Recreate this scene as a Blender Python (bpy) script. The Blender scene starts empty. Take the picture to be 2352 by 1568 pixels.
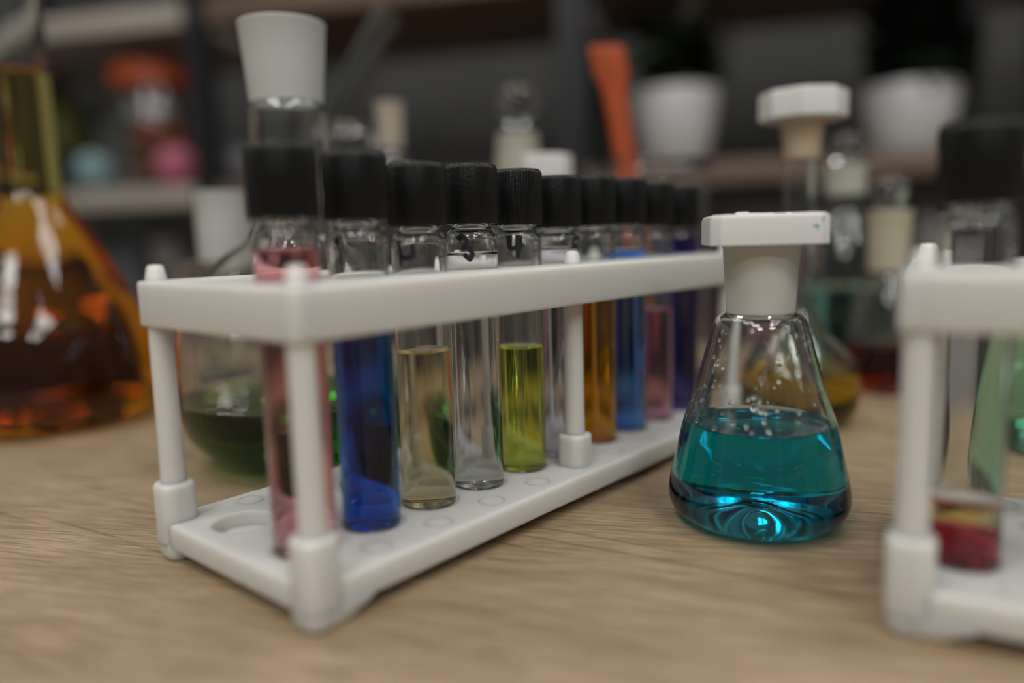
import bpy, bmesh, math, random
from mathutils import Vector, Matrix
random.seed(7)
C = bpy.context.scene.collection
sc = bpy.context.scene
PI = math.pi

# ------------------------------------------------------------------ camera
FPX, CAMH, PITCH, ROLL = 1774.0, 0.0935, math.radians(7.68), math.radians(-1.56)
_f = Vector((0, math.cos(PITCH), -math.sin(PITCH)))
_r = Vector((1, 0, 0)); _u = _r.cross(_f)
CR = (math.cos(ROLL) * _r + math.sin(ROLL) * _u).normalized()
CU = (-math.sin(ROLL) * _r + math.cos(ROLL) * _u).normalized()
cam_d = bpy.data.cameras.new('camera'); cam = bpy.data.objects.new('camera', cam_d); C.objects.link(cam)
rot = Matrix((CR, CU, -_f)).transposed()
cam.matrix_world = Matrix.Translation((0, 0, CAMH)) @ rot.to_4x4()
cam_d.sensor_width = 36; cam_d.lens = FPX / 2352 * 36; cam_d.clip_start = 0.01; cam_d.clip_end = 30
cam_d.dof.use_dof = True; cam_d.dof.focus_distance = 0.252; cam_d.dof.aperture_fstop = 2.35
cam_d.dof.aperture_blades = 0
sc.camera = cam

# ------------------------------------------------------------------ world, light, exposure
w = bpy.data.worlds.new('room_light'); sc.world = w; w.use_nodes = True
bg = w.node_tree.nodes['Background']; bg.inputs[0].default_value = (1.0, 0.985, 0.955, 1); bg.inputs[1].default_value = 0.135
sc.view_settings.view_transform = 'Standard'; sc.view_settings.look = 'None'
sc.view_settings.gamma = 1; sc.view_settings.use_curve_mapping = False
sc.view_settings.exposure = 0.0
sc.cycles.use_denoising = True
sc.cycles.max_bounces = 22; sc.cycles.transmission_bounces = 22; sc.cycles.adaptive_threshold = 0.02; sc.cycles.glossy_bounces = 8
sc.cycles.diffuse_bounces = 4; sc.cycles.transparent_max_bounces = 16
sc.cycles.sample_clamp_indirect = 25.0; sc.cycles.blur_glossy = 1.0
def panel(x, y, z, sx, sy, power, col=(1, 0.985, 0.955)):
    l = bpy.data.lights.new('ceiling_panel', 'AREA'); l.shape = 'RECTANGLE'; l.size = sx; l.size_y = sy
    l.energy = power; l.color = col
    o = bpy.data.objects.new('ceiling_panel', l); C.objects.link(o); o.location = (x, y, z); return o
for (x, y, pw) in ((-0.75, -0.1, 2.3), (0.75, -0.1, 2.3), (-0.75, 1.0, 1.2), (0.75, 1.0, 0.7), (-0.75, -1.2, 3.2), (0.75, -1.2, 3.2), (-0.75, -2.3, 3.6), (0.75, -2.3, 3.6)):
    for dx in (-0.16, 0.16):
        for dy in (-0.16, 0.16):
            panel(x + dx, y + dy, 1.75, 0.25, 0.25, pw)

# ------------------------------------------------------------------ helpers
def ray(px, py): return _f * FPX + CR * (px - 1176) - CU * (py - 784)
def at(px, py, Y):
    """world point at depth Y that a photograph pixel (2352x1568) shows"""
    d = ray(px, py); return Vector((0, 0, CAMH)) + d * (Y / d.y)

def link(name, me, mat=None, parent=None, loc=None, sharp=40):
    if mat is not None: me.materials.append(mat)
    if sharp is not None:
        me.shade_smooth(); me.set_sharp_from_angle(angle=math.radians(sharp))
    o = bpy.data.objects.new(name, me); C.objects.link(o)
    if parent is not None: o.parent = parent
    if loc is not None: o.location = loc
    return o
def from_bm(name, bm, mat=None, parent=None, loc=None, sharp=40, fix=True):
    if fix: bmesh.ops.recalc_face_normals(bm, faces=bm.faces)
    me = bpy.data.meshes.new(name); bm.to_mesh(me); bm.free()
    return link(name, me, mat, parent, loc, sharp)
def thing(name, label, cat, loc=(0, 0, 0), rz=0, group=None, rot=None):
    o = bpy.data.objects.new(name, None); C.objects.link(o); o.empty_display_size = 0.01
    o.location = loc; o.rotation_euler = rot if rot else (0, 0, rz)
    o['label'] = label; o['category'] = cat
    if group: o['group'] = group
    return o
def tag(o, label, cat, group=None):
    o['label'] = label; o['category'] = cat
    if group: o['group'] = group
    return o
def lathe(bm, prof, seg=56, mod=None, off=(0, 0, 0)):
    """closed or axis-to-axis profile [(r,z)...] revolved; points on the axis become single vertices"""
    rings = []
    for i, (r, z) in enumerate(prof):
        if r < 1e-7: rings.append([bm.verts.new((off[0], off[1], off[2] + z))])
        else:
            ring = []
            for k in range(seg):
                a = 2 * PI * k / seg
                rr = r if mod is None else mod(r, z, i, k)
                ring.append(bm.verts.new((off[0] + rr * math.cos(a), off[1] + rr * math.sin(a), off[2] + z)))
            rings.append(ring)
    for a, b in zip(rings[:-1], rings[1:]):
        if len(a) == 1 and len(b) == 1: continue
        for k in range(seg):
            k2 = (k + 1) % seg
            if len(a) == 1: bm.faces.new((a[0], b[k], b[k2]))
            elif len(b) == 1: bm.faces.new((a[k], a[k2], b[0]))
            else: bm.faces.new((a[k], a[k2], b[k2], b[k]))
    return rings
def lathe_loop(bm, prof, seg=56, off=(0, 0, 0), mod=None):
    """ring-shaped solid: closed profile that never meets the axis"""
    rings = lathe(bm, prof, seg, mod, off)
    a, b = rings[-1], rings[0]
    for k in range(seg):
        k2 = (k + 1) % seg; bm.faces.new((a[k], a[k2], b[k2], b[k]))
def spl(pts, n=6):
    """Catmull-Rom through (r,z) points"""
    out = []
    for i in range(len(pts) - 1):
        p0 = pts[max(i - 1, 0)]; p1 = pts[i]; p2 = pts[i + 1]; p3 = pts[min(i + 2, len(pts) - 1)]
        for k in range(n):
            t = k / n
            out.append(tuple(0.5 * (2 * p1[j] + (p2[j] - p0[j]) * t + (2 * p0[j] - 5 * p1[j] + 4 * p2[j] - p3[j]) * t * t
                                    + (3 * p1[j] - p0[j] - 3 * p2[j] + p3[j]) * t ** 3) for j in (0, 1)))
    out = [(r, min(max(z, min(pts[i // n][1], pts[i // n + 1][1])), max(pts[i // n][1], pts[i // n + 1][1]))) for i, (r, z) in enumerate(out)]
    out.append(tuple(pts[-1])); return [(max(r, 0), z) for r, z in out]
def inset(prof, d):
    """offset a bottom-to-top outer profile inwards by d"""
    out = []
    for i, (r, z) in enumerate(prof):
        a = prof[max(i - 1, 0)]; b = prof[min(i + 1, len(prof) - 1)]
        tx, tz = b[0] - a[0], b[1] - a[1]; L = math.hypot(tx, tz) or 1
        out.append((max(r - d * tz / L, 0.0), z + d * tx / L))
    return out
def set_eta(o, f):
    a = o.data.attributes.new('eta', 'FLOAT', 'FACE')
    for i, p in enumerate(o.data.polygons): a.data[i].value = f(p)
E_WALL, E_TOP = 1.33 / 1.47, 1.33        # liquid against glass, liquid against air
def r_at(prof, z):
    for (r0, z0), (r1, z1) in zip(prof[:-1], prof[1:]):
        if z0 <= z <= z1 and z1 > z0: return r0 + (r1 - r0) * (z - z0) / (z1 - z0)
    return prof[-1][0]
def box(bm, x0, x1, y0, y1, z0, z1, M=None):
    vs = [bm.verts.new((x, y, z)) for z in (z0, z1) for x, y in ((x0, y0), (x1, y0), (x1, y1), (x0, y1))]
    if M is not None:
        for v in vs: v.co = M @ v.co
    for f in ((0, 3, 2, 1), (4, 5, 6, 7), (0, 1, 5, 4), (1, 2, 6, 5), (2, 3, 7, 6), (3, 0, 4, 7)):
        bm.faces.new([vs[i] for i in f])
def rbox(bm, x0, x1, y0, y1, z0, z1, rc=0.003, be=0.0008, n=5):
    """box with rounded vertical corners and softened rims"""
    def loop(ins, z):
        out = []; r = max(rc - ins, 0.0002)
        for cx, cy, a0 in ((x1 - ins - r, y0 + ins + r, -PI / 2), (x1 - ins - r, y1 - ins - r, 0), (x0 + ins + r, y1 - ins - r, PI / 2), (x0 + ins + r, y0 + ins + r, PI)):
            for k in range(n + 1):
                a = a0 + PI / 2 * k / n; out.append(bm.verts.new((cx + r * math.cos(a), cy + r * math.sin(a), z)))
        return out
    L = []
    for k in range(4):
        a = PI / 2 * k / 3; L.append(loop(be * (1 - math.sin(a)), z0 + be * (1 - math.cos(a))))
    for k in range(4):
        a = PI / 2 * k / 3; L.append(loop(be * (1 - math.cos(a)), z1 - be * (1 - math.sin(a))))
    for a, b in zip(L[:-1], L[1:]):
        m = len(a)
        for k in range(m): bm.faces.new((a[k], a[(k + 1) % m], b[(k + 1) % m], b[k]))
    bm.faces.new(list(reversed(L[0]))); bm.faces.new(L[-1])
def tube(bm, pts, rad, seg=12, cap=True):
    rings = []; n = len(pts); pts = [Vector(p) for p in pts]
    up = Vector((0.13, 0.3, 1)).normalized()
    for i, p in enumerate(pts):
        t = (pts[min(i + 1, n - 1)] - pts[max(i - 1, 0)]).normalized()
        a = t.cross(up)
        if a.length < 1e-3: a = t.cross(Vector((1, 0, 0)))
        a.normalize(); b = t.cross(a); rr = rad[i] if isinstance(rad, (list, tuple)) else rad
        rings.append([bm.verts.new(p + a * rr * math.cos(2 * PI * k / seg) + b * rr * math.sin(2 * PI * k / seg)) for k in range(seg)])
    for a, b in zip(rings[:-1], rings[1:]):
        for k in range(seg): bm.faces.new((a[k], a[(k + 1) % seg], b[(k + 1) % seg], b[k]))
    if cap: bm.faces.new(list(reversed(rings[0]))); bm.faces.new(rings[-1])
def copy_tree(o, parent=None):
    c = o.copy(); C.objects.link(c)
    if parent is not None: c.parent = parent
    for ch in [x for x in bpy.data.objects if x.parent == o]: copy_tree(ch, c)
    return c

# ------------------------------------------------------------------ materials
def mat(name, col, rough=0.5, **kw):
    m = bpy.data.materials.new(name); m.use_nodes = True
    b = m.node_tree.nodes['Principled BSDF']
    b.inputs['Base Color'].default_value = (*col, 1); b.inputs['Roughness'].default_value = rough
    for k, v in kw.items(): b.inputs[k.replace('_', ' ')].default_value = v
    return m
def noise_col(m, c1, c2, scale, detail=4, bump=0.0, stretch=(1, 1, 1), rot=0.0):
    nt = m.node_tree; b = nt.nodes['Principled BSDF']
    tc = nt.nodes.new('ShaderNodeTexCoord'); mp = nt.nodes.new('ShaderNodeMapping')
    mp.inputs['Scale'].default_value = stretch; mp.inputs['Rotation'].default_value = (0, 0, rot)
    n = nt.nodes.new('ShaderNodeTexNoise'); n.inputs['Scale'].default_value = scale; n.inputs['Detail'].default_value = detail
    cr = nt.nodes.new('ShaderNodeValToRGB'); cr.color_ramp.elements[0].position = 0.3; cr.color_ramp.elements[1].position = 0.7
    cr.color_ramp.elements[0].color = (*c1, 1); cr.color_ramp.elements[1].color = (*c2, 1)
    nt.links.new(tc.outputs['Object'], mp.inputs['Vector']); nt.links.new(mp.outputs[0], n.inputs['Vector'])
    nt.links.new(n.outputs['Fac'], cr.inputs[0]); nt.links.new(cr.outputs[0], b.inputs['Base Color'])
    if bump:
        bp = nt.nodes.new('ShaderNodeBump'); bp.inputs['Strength'].default_value = bump; bp.inputs['Distance'].default_value = 0.001
        nt.links.new(n.outputs['Fac'], bp.inputs['Height']); nt.links.new(bp.outputs[0], b.inputs['Normal'])
    return m
def liquid_mat(name, T, D, ior=1.33):
    """transmittance T (linear rgb) over a path of D metres"""
    m = bpy.data.materials.new(name); m.use_nodes = True; nt = m.node_tree
    nt.nodes.remove(nt.nodes['Principled BSDF'])
    out = nt.nodes['Material Output']
    g = nt.nodes.new('ShaderNodeBsdfGlass'); g.inputs['Roughness'].default_value = 0.0
    at_ = nt.nodes.new('ShaderNodeAttribute'); at_.attribute_name = 'eta'; nt.links.new(at_.outputs['Fac'], g.inputs['IOR'])
    s = [-math.log(max(t, 1e-4)) / D for t in T]; mx = max(s)
    v = nt.nodes.new('ShaderNodeVolumeAbsorption'); v.inputs['Density'].default_value = mx
    v.inputs['Color'].default_value = (*[1 - x / mx for x in s], 1)
    nt.links.new(g.outputs[0], out.inputs['Surface']); nt.links.new(v.outputs[0], out.inputs['Volume'])
    return m
def glass(name, col=(1, 1, 1), rough=0.0, ior=1.47):
    m = bpy.data.materials.new(name); m.use_nodes = True; nt = m.node_tree
    nt.nodes.remove(nt.nodes['Principled BSDF'])
    g = nt.nodes.new('ShaderNodeBsdfGlass'); g.inputs['Color'].default_value = (*col, 1)
    g.inputs['Roughness'].default_value = rough; g.inputs['IOR'].default_value = ior
    nt.links.new(g.outputs[0], nt.nodes['Material Output'].inputs['Surface'])
    return m
GLASS = glass('clear_glass', (0.985, 0.99, 0.985))
GLASS_OLD = glass('thick_glass', (0.93, 0.95, 0.94))
WATER = glass('water_drops', (1, 1, 1), 0, 1.33)
FROST = mat('frosted_glass', (0.72, 0.715, 0.65), 0.5, Transmission_Weight=0.25)
FROST_W = mat('frosted_glass_cool', (0.66, 0.68, 0.65), 0.6, Transmission_Weight=0.3)
FROST_P = mat('frosted_glass_warm', (0.80, 0.64, 0.44), 0.6, Transmission_Weight=0.35)
WHITE = mat('white_plastic', (0.655, 0.655, 0.625), 0.42, Subsurface_Weight=1.0, Subsurface_Scale=0.006)
WHITE.node_tree.nodes['Principled BSDF'].inputs['Subsurface Radius'].default_value = (1.0, 0.85, 0.7)
WHITE_R = mat('white_plastic_ring', (0.55, 0.55, 0.53), 0.45)
CAPW = mat('stopper_plastic', (0.70, 0.70, 0.68), 0.38, Subsurface_Weight=0.4, Subsurface_Scale=0.003)
BLACK = noise_col(mat('black_cap_plastic', (0.008, 0.008, 0.008), 0.36, Specular_IOR_Level=0.3), (0.007, 0.007, 0.007), (0.010, 0.010, 0.010), 900, 2, 0.15)
INK = mat('black_marker_ink', (0.01, 0.01, 0.016), 0.35)
INKB = mat('blue_marker_ink', (0.02, 0.30, 0.45), 0.4)
def wood(name, c1, c2, c3, rz):
    m = mat(name, c1, 0.5); nt = m.node_tree; b = nt.nodes['Principled BSDF']; N = nt.nodes.new; Lk = nt.links.new
    tc = N('ShaderNodeTexCoord'); mp = N('ShaderNodeMapping'); mp.inputs['Rotation'].default_value = (0, 0, rz)
    Lk(tc.outputs['Object'], mp.inputs['Vector'])
    def nz(scale, stretch, detail, rough=0.6):
        m2 = N('ShaderNodeMapping'); m2.inputs['Scale'].default_value = stretch; Lk(mp.outputs[0], m2.inputs['Vector'])
        n = N('ShaderNodeTexNoise'); n.inputs['Scale'].default_value = scale; n.inputs['Detail'].default_value = detail
        n.inputs['Roughness'].default_value = rough; n.inputs['Distortion'].default_value = 0.4
        Lk(m2.outputs[0], n.inputs['Vector']); return n
    big = nz(9, (0.9, 5.5, 1), 4); fine = nz(60, (0.7, 14, 1), 5, 0.65); pore = nz(120, (0.45, 16, 1), 3, 0.7)
    r1 = N('ShaderNodeValToRGB'); r1.color_ramp.elements[0].position = 0.32; r1.color_ramp.elements[1].position = 0.68
    r1.color_ramp.elements[0].color = (*c1, 1); r1.color_ramp.elements[1].color = (*c2, 1); Lk(big.outputs['Fac'], r1.inputs[0])
    r2 = N('ShaderNodeValToRGB'); r2.color_ramp.elements[0].position = 0.40; r2.color_ramp.elements[1].position = 0.60
    r2.color_ramp.elements[0].color = (0.72, 0.69, 0.65, 1); r2.color_ramp.elements[1].color = (1.20, 1.20, 1.20, 1); Lk(fine.outputs['Fac'], r2.inputs[0])
    mx = N('ShaderNodeMix'); mx.data_type = 'RGBA'; mx.blend_type = 'MULTIPLY'; mx.inputs['Factor'].default_value = 1
    Lk(r1.outputs[0], mx.inputs['A']); Lk(r2.outputs[0], mx.inputs['B'])
    r3 = N('ShaderNodeValToRGB'); r3.color_ramp.elements[0].position = 0.33; r3.color_ramp.elements[1].position = 0.45
    r3.color_ramp.elements[0].color = (*[x * 0.6 for x in c3], 1); r3.color_ramp.elements[1].color = (1, 1, 1, 1); Lk(pore.outputs['Fac'], r3.inputs[0])
    m3 = N('ShaderNodeMix'); m3.data_type = 'RGBA'; m3.blend_type = 'MULTIPLY'; m3.inputs['Factor'].default_value = 0.75
    Lk(mx.outputs['Result'], m3.inputs['A']); Lk(r3.outputs[0], m3.inputs['B']); 
    mr = N('ShaderNodeMapping'); mr.inputs['Rotation'].default_value = (0, 0, 0.27); Lk(tc.outputs['Object'], mr.inputs['Vector'])
    ms = N('ShaderNodeMapping'); ms.inputs['Scale'].default_value = (0.16, 9.0, 1); Lk(mr.outputs[0], ms.inputs['Vector'])
    nl = N('ShaderNodeTexNoise'); nl.inputs['Scale'].default_value = 42; nl.inputs['Detail'].default_value = 2; nl.inputs['Distortion'].default_value = 0.5; Lk(ms.outputs[0], nl.inputs['Vector'])
    r4 = N('ShaderNodeValToRGB'); r4.color_ramp.elements[0].position = 0.29; r4.color_ramp.elements[1].position = 0.37
    r4.color_ramp.elements[0].color = (0.62, 0.55, 0.48, 1); r4.color_ramp.elements[1].color = (1, 1, 1, 1); Lk(nl.outputs['Fac'], r4.inputs[0])
    m4 = N('ShaderNodeMix'); m4.data_type = 'RGBA'; m4.blend_type = 'MULTIPLY'; m4.inputs['Factor'].default_value = 0.9
    Lk(m3.outputs['Result'], m4.inputs['A']); Lk(r4.outputs[0], m4.inputs['B']); Lk(m4.outputs['Result'], b.inputs['Base Color'])
    ad = N('ShaderNodeMath'); ad.operation = 'ADD'; Lk(fine.outputs['Fac'], ad.inputs[0]); Lk(pore.outputs['Fac'], ad.inputs[1])
    bp = N('ShaderNodeBump'); bp.inputs['Strength'].default_value = 0.55; bp.inputs['Distance'].default_value = 0.0006
    Lk(ad.outputs[0], bp.inputs['Height']); Lk(bp.outputs[0], b.inputs['Normal'])
    return m
OAK = wood('oak_laminate', (0.320, 0.226, 0.138), (0.425, 0.312, 0.195), (0.75, 0.65, 0.55), 0)
BOARD = noise_col(mat('shelf_board_wood', (0.3, 0.2, 0.13), 0.55), (0.15, 0.098, 0.068), (0.22, 0.145, 0.10), 14, 5, 0.2, (0.4, 6, 6))
BOARD_P = noise_col(mat('shelf_board_pale', (0.5, 0.45, 0.38), 0.55), (0.42, 0.36, 0.30), (0.52, 0.46, 0.39), 14, 5, 0.2, (0.4, 6, 6))
METAL = noise_col(mat('black_metal', (0.012, 0.012, 0.014), 0.45), (0.010, 0.010, 0.012), (0.016, 0.016, 0.019), 60)
WALL = noise_col(mat('dark_wall_paint', (0.11, 0.11, 0.108), 0.85), (0.075, 0.075, 0.074), (0.090, 0.090, 0.089), 8, 3, 0.2)
FLOOR = noise_col(mat('dark_floor', (0.05, 0.045, 0.04), 0.6), (0.04, 0.036, 0.033), (0.06, 0.055, 0.05), 5)
POT = noise_col(mat('white_ceramic', (0.6, 0.6, 0.6), 0.35), (0.62, 0.62, 0.62), (0.68, 0.68, 0.68), 20)
SOIL = noise_col(mat('potting_soil', (0.03, 0.02, 0.015), 0.95), (0.02, 0.014, 0.01), (0.05, 0.035, 0.025), 200, 4, 0.6)
LEAF = noise_col(mat('dark_leaf', (0.03, 0.06, 0.02), 0.5), (0.018, 0.032, 0.014), (0.045, 0.075, 0.022), 30)
LEAF2 = noise_col(mat('deep_green_leaf', (0.02, 0.035, 0.02), 0.5), (0.012, 0.020, 0.012), (0.024, 0.040, 0.020), 30)

# ------------------------------------------------------------------ setting
YAW = math.radians(-14)
cu, su = math.cos(YAW), math.sin(YAW)
def prim_box(name, x0, x1, y0, y1, z0, z1, m, parent=None, sharp=30, rc=None, be=0.001):
    bm = bmesh.new()
    if rc: rbox(bm, x0, x1, y0, y1, z0, z1, rc, be)
    else: box(bm, x0, x1, y0, y1, z0, z1)
    return from_bm(name, bm, m, parent, None, sharp)
fl = prim_box('floor', -3.5, 3.5, -2.5, 3.2, -0.80, -0.75, FLOOR); fl['kind'] = 'structure'
wb = prim_box('wall_back', -3.2, 3.2, 1.78, 1.88, -0.75, 1.7, WALL); wb.rotation_euler = (0, 0, YAW); wb['kind'] = 'structure'

# table: oak-look laminate top on black legs
tb = thing('table', 'pale oak laminate table whose top carries the racks and all the glassware', 'table', (0, 0, 0), YAW)
prim_box('tabletop', -0.85, 0.80, -0.42, 0.66, -0.028, 0.0, OAK, tb, rc=0.004, be=0.0015)
for x in (-0.80, 0.75):
    for y in (-0.37, 0.61): prim_box('leg', x - 0.02, x + 0.02, y - 0.02, y + 0.02, -0.75, -0.028, METAL, tb)

# ------------------------------------------------------------------ racks
RL, RW, RS0, RP, RQ = 0.236, 0.080, 0.01516, 0.02302, 0.02434
Z_T1, Z_T0, Z_B1, Z_B0 = 0.0838, 0.0706, 0.0120, 0.0040
ZV = 0.0114                                                       # vial seat
HOLES = [(RS0 + RP * k, q) for k in range(10) for q in (RQ, RW - RQ)]
def cut(o, cutters, parent):
    """boolean, baked into the mesh; the cutters are removed again"""
    bm = bmesh.new()
    for c in cutters: c(bm)
    bmesh.ops.recalc_face_normals(bm, faces=bm.faces)
    me = bpy.data.meshes.new('c'); bm.to_mesh(me); bm.free()
    co = bpy.data.objects.new('c', me); C.objects.link(co)
    md = o.modifiers.new('b', 'BOOLEAN'); md.operation = 'DIFFERENCE'; md.object = co; md.solver = 'EXACT'
    bpy.context.view_layer.update()
    dg = bpy.context.evaluated_depsgraph_get()
    nm = bpy.data.meshes.new_from_object(o.evaluated_get(dg))
    o.modifiers.clear(); o.data = nm; bpy.data.objects.remove(co)
    nm.shade_smooth(); nm.set_sharp_from_angle(angle=math.radians(35))
def make_rack(loc, rz, label):
    t = thing('vial_rack', label, 'rack', loc, rz, 'white plastic vial racks')
    bm = bmesh.new(); rbox(bm, 0, RL, 0, RW, Z_T0, Z_T1, 0.0026, 0.0010)
    tray = from_bm('top_tray', bm, WHITE)
    def cyls(z0, z1, r, hs):
        def go(bm):
            for (x, y) in hs: lathe(bm, [(0, z0), (r, z0), (r, z1), (0, z1)], 36, None, (x, y, 0))
        return go
    cut(tray, [lambda bm: box(bm, 0.0024, RL - 0.0024, 0.0024, RW - 0.0024, Z_T0 - 0.005, Z_T1 - 0.003)], t)
    cut(tray, [cyls(Z_T1 - 0.006, Z_T1 + 0.004, 0.0091, HOLES)], t)
    tray.parent = t
    bm = bmesh.new(); rbox(bm, 0, RL, 0, RW, Z_B0, Z_B1, 0.0030, 0.0012)
    base = from_bm('base_plate', bm, WHITE)
    cut(base, [cyls(Z_B1 - 0.0007, Z_B1 + 0.004, 0.0094, HOLES[0::2]), cyls(Z_B1 - 0.0045, Z_B1 + 0.004, 0.0092, HOLES[1::2])], t)
    base.parent = t
    bm = bmesh.new()                                                # raised moulding rings between the seats
    for k in range(9):
        for q in (0.0083, RW - 0.0083):
            lathe_loop(bm, [(0.0043, Z_B1 - 0.0001), (0.0042, Z_B1 + 0.00014), (0.0038, Z_B1 + 0.00014), (0.0037, Z_B1 - 0.0001)], 28, (RS0 + RP * (k + 0.5), q, 0))
    o = from_bm('moulding_rings', bm, WHITE_R, t); o['kind'] = 'stuff'
    zs = 0.0235
    def m_post():
        bm = bmesh.new()
        lathe(bm, [(0, zs - 0.002), (0.0037, zs - 0.002), (0.0035, zs + 0.01), (0.0034, Z_T0 + 0.001), (0.0034, Z_T1 - 0.001), (0.0032, Z_T1), (0.0030, Z_T1 + 0.0003),
                   (0.0023, Z_T1 + 0.0038), (0.0018, Z_T1 + 0.0044), (0, Z_T1 + 0.0046)], 28)
        bmesh.ops.recalc_face_normals(bm, faces=bm.faces)
        me = bpy.data.meshes.new('post'); bm.to_mesh(me); bm.free(); me.materials.append(WHITE); me.shade_smooth(); me.set_sharp_from_angle(angle=0.7); return me
    def m_sock(zb=Z_B0 + 0.0002):
        bm = bmesh.new()
        rbox(bm, -0.0053, 0.0053, -0.0053, 0.0053, zb, zs, 0.0036, 0.0014, 6)
        bmesh.ops.recalc_face_normals(bm, faces=bm.faces)
        me = bpy.data.meshes.new('socket'); bm.to_mesh(me); bm.free(); me.materials.append(WHITE); me.shade_smooth(); me.set_sharp_from_angle(angle=0.7); return me
    pm, sm = m_post(), m_sock()
    sm2 = m_sock(Z_B1 - 0.001)
    for s, qi in ((0.0045, 0.0045), (0.1195, 0.0100), (0.2285, 0.0045)):
        for q in (qi, RW - qi):
            C.objects.link(p := bpy.data.objects.new('post', pm)); p.parent = t; p.location = (s, q, 0)
            C.objects.link(p := bpy.data.objects.new('socket', sm2 if 0.05 < s < 0.2 else sm)); p.parent = t; p.location = (s, q, 0)
    def foot():
        bm = bmesh.new(); L = []
        for (z, w, d, ins) in ((Z_B0 + 0.0015, 0.0220, 0.0112, 0.0), (Z_B0 - 0.0004, 0.0195, 0.0112, 0.0001), (0.0022, 0.0160, 0.0108, 0.0003), (0.0008, 0.0140, 0.0102, 0.0007), (0, 0.0128, 0.0094, 0.0015)):
            r = 0.0032; lo = []
            for cx, cy, a0 in ((w - r, ins + r, -PI / 2), (w - r, d - r, 0), (ins + r, d - r, PI / 2), (ins + r, ins + r, PI)):
                for k in range(5):
                    a = a0 + PI / 2 * k / 4; lo.append(bm.verts.new((cx + r * math.cos(a) - 0.0006, cy + r * math.sin(a) - 0.0006, z)))
            L.append(lo)
        for a, b in zip(L[:-1], L[1:]):
            m = len(a)
            for k in range(m): bm.faces.new((a[k], b[k], b[(k + 1) % m], a[(k + 1) % m]))
        bm.faces.new(L[0]); bm.faces.new(list(reversed(L[-1])))
        bmesh.ops.recalc_face_normals(bm, faces=bm.faces)
        me = bpy.data.meshes.new('foot'); bm.to_mesh(me); bm.free(); me.materials.append(WHITE); me.shade_smooth(); me.set_sharp_from_angle(angle=0.8); return me
    fm = foot()
    for (x, y, sx, sy) in ((0, 0, 1, 1), (RL, 0, -1, 1), (0, RW, 1, -1), (RL, RW, -1, -1)):
        C.objects.link(p := bpy.data.objects.new('foot', fm)); p.parent = t; p.location = (x, y, 0)
        p.scale = (sx, sy, 1)
    return t
R1, R1A = Vector((-0.04894, 0.17299, 0)), math.radians(49.19)
rack1 = make_rack(R1, R1A, 'long white plastic rack holding a row of ten capped vials')
R2, R2A = Vector((0.0845, 0.1680, 0)), math.radians(-29)
rack2 = copy_tree(rack1); rack2.location = R2; rack2.rotation_euler = (0, 0, R2A)
rack2['label'] = 'second white plastic rack, cut by the photo edge, beside the teal flask, holding one vial'

# ------------------------------------------------------------------ vials
VR, VW = 0.0084, 0.0007
def strokes(strs, r, zc, a0, h, wd):
    """marker strokes laid round the tube: each stroke a list of (u, v, width) with u,v in letter heights"""
    bm = bmesh.new()
    for st in strs:
        P = []
        for i in range(len(st) - 1):                                # resample
            for k in range(5):
                t = k / 5; P.append([st[i][j] + (st[i + 1][j] - st[i][j]) * t for j in range(3)])
        P.append(list(st[-1]))
        prev = None
        for i, (u, v, ww) in enumerate(P):
            a = P[max(i - 1, 0)]; b = P[min(i + 1, len(P) - 1)]; tx, ty = b[0] - a[0], b[1] - a[1]; L = math.hypot(tx, ty) or 1
            nx, ny = -ty / L * ww * 0.5, tx / L * ww * 0.5
            q = []
            for s in (-1, 1):
                uu, vv = u * h + nx * s * wd, v * h + ny * s * wd
                for rr in (r + 0.00001, r + 0.00007):
                    an = a0 + uu / r; q.append(bm.verts.new((rr * math.cos(an), rr * math.sin(an), zc + vv)))
            if prev:
                for f in ((0, 1, 3, 2),):
                    pass
                i0, o0, i1, o1 = prev; j0, p0, j1, p1 = q
                for f in ((o0, o1, p1, p0), (i0, j0, j1, i1), (i0, o0, p0, j0), (i1, j1, p1, o1)): bm.faces.new(f)
            prev = q
    return bm
DIG = {
 '1': [[(-0.1, 0.45, 1.2), (-0.05, 0.2, 1.5), (-0.05, 0.0, 1.1)], [(-0.05, 0.1, 0.8), (0.1, -0.5, 0.6)], [(-0.25, 0.2, 0.8), (-0.05, 0.32, 1.0)]],
 '2': [[(-0.35, 0.45, 1.0), (-0.22, 0.1, 1.0), (-0.2, -0.5, 0.7)], [(-0.2, -0.12, 1.0), (0.05, -0.22, 1.0), (0.3, -0.12, 1.0)], [(0.3, 0.3, 0.9), (0.3, -0.2, 1.0)]],
 '3': [[(-0.35, 0.3, 1.6), (-0.2, 0.48, 1.0), (0.0, 0.30, 1.1), (0.02, 0.08, 0.8), (-0.15, 0.02, 1.2), (0.1, -0.02, 1.0), (0.22, -0.25, 1.1), (0.12, -0.48, 1.2), (-0.12, -0.25, 1.0)]],
 '4': [[(-0.3, 0.48, 1.6), (-0.28, 0.0, 1.2), (-0.2, -0.1, 1.0), (0.3, 0.08, 0.7)], [(0.12, 0.48, 1.7), (0.1, 0.0, 1.6), (0.05, -0.5, 0.9)]],
 '5': [[(0.3, 0.45, 0.8), (-0.2, 0.42, 0.9), (-0.25, 0.1, 0.9), (0.1, 0.12, 0.9), (0.2, -0.15, 1.0), (-0.1, -0.3, 0.9)], [(0.15, -0.1, 1.0), (0.05, -0.6, 0.9)]],
}
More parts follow.
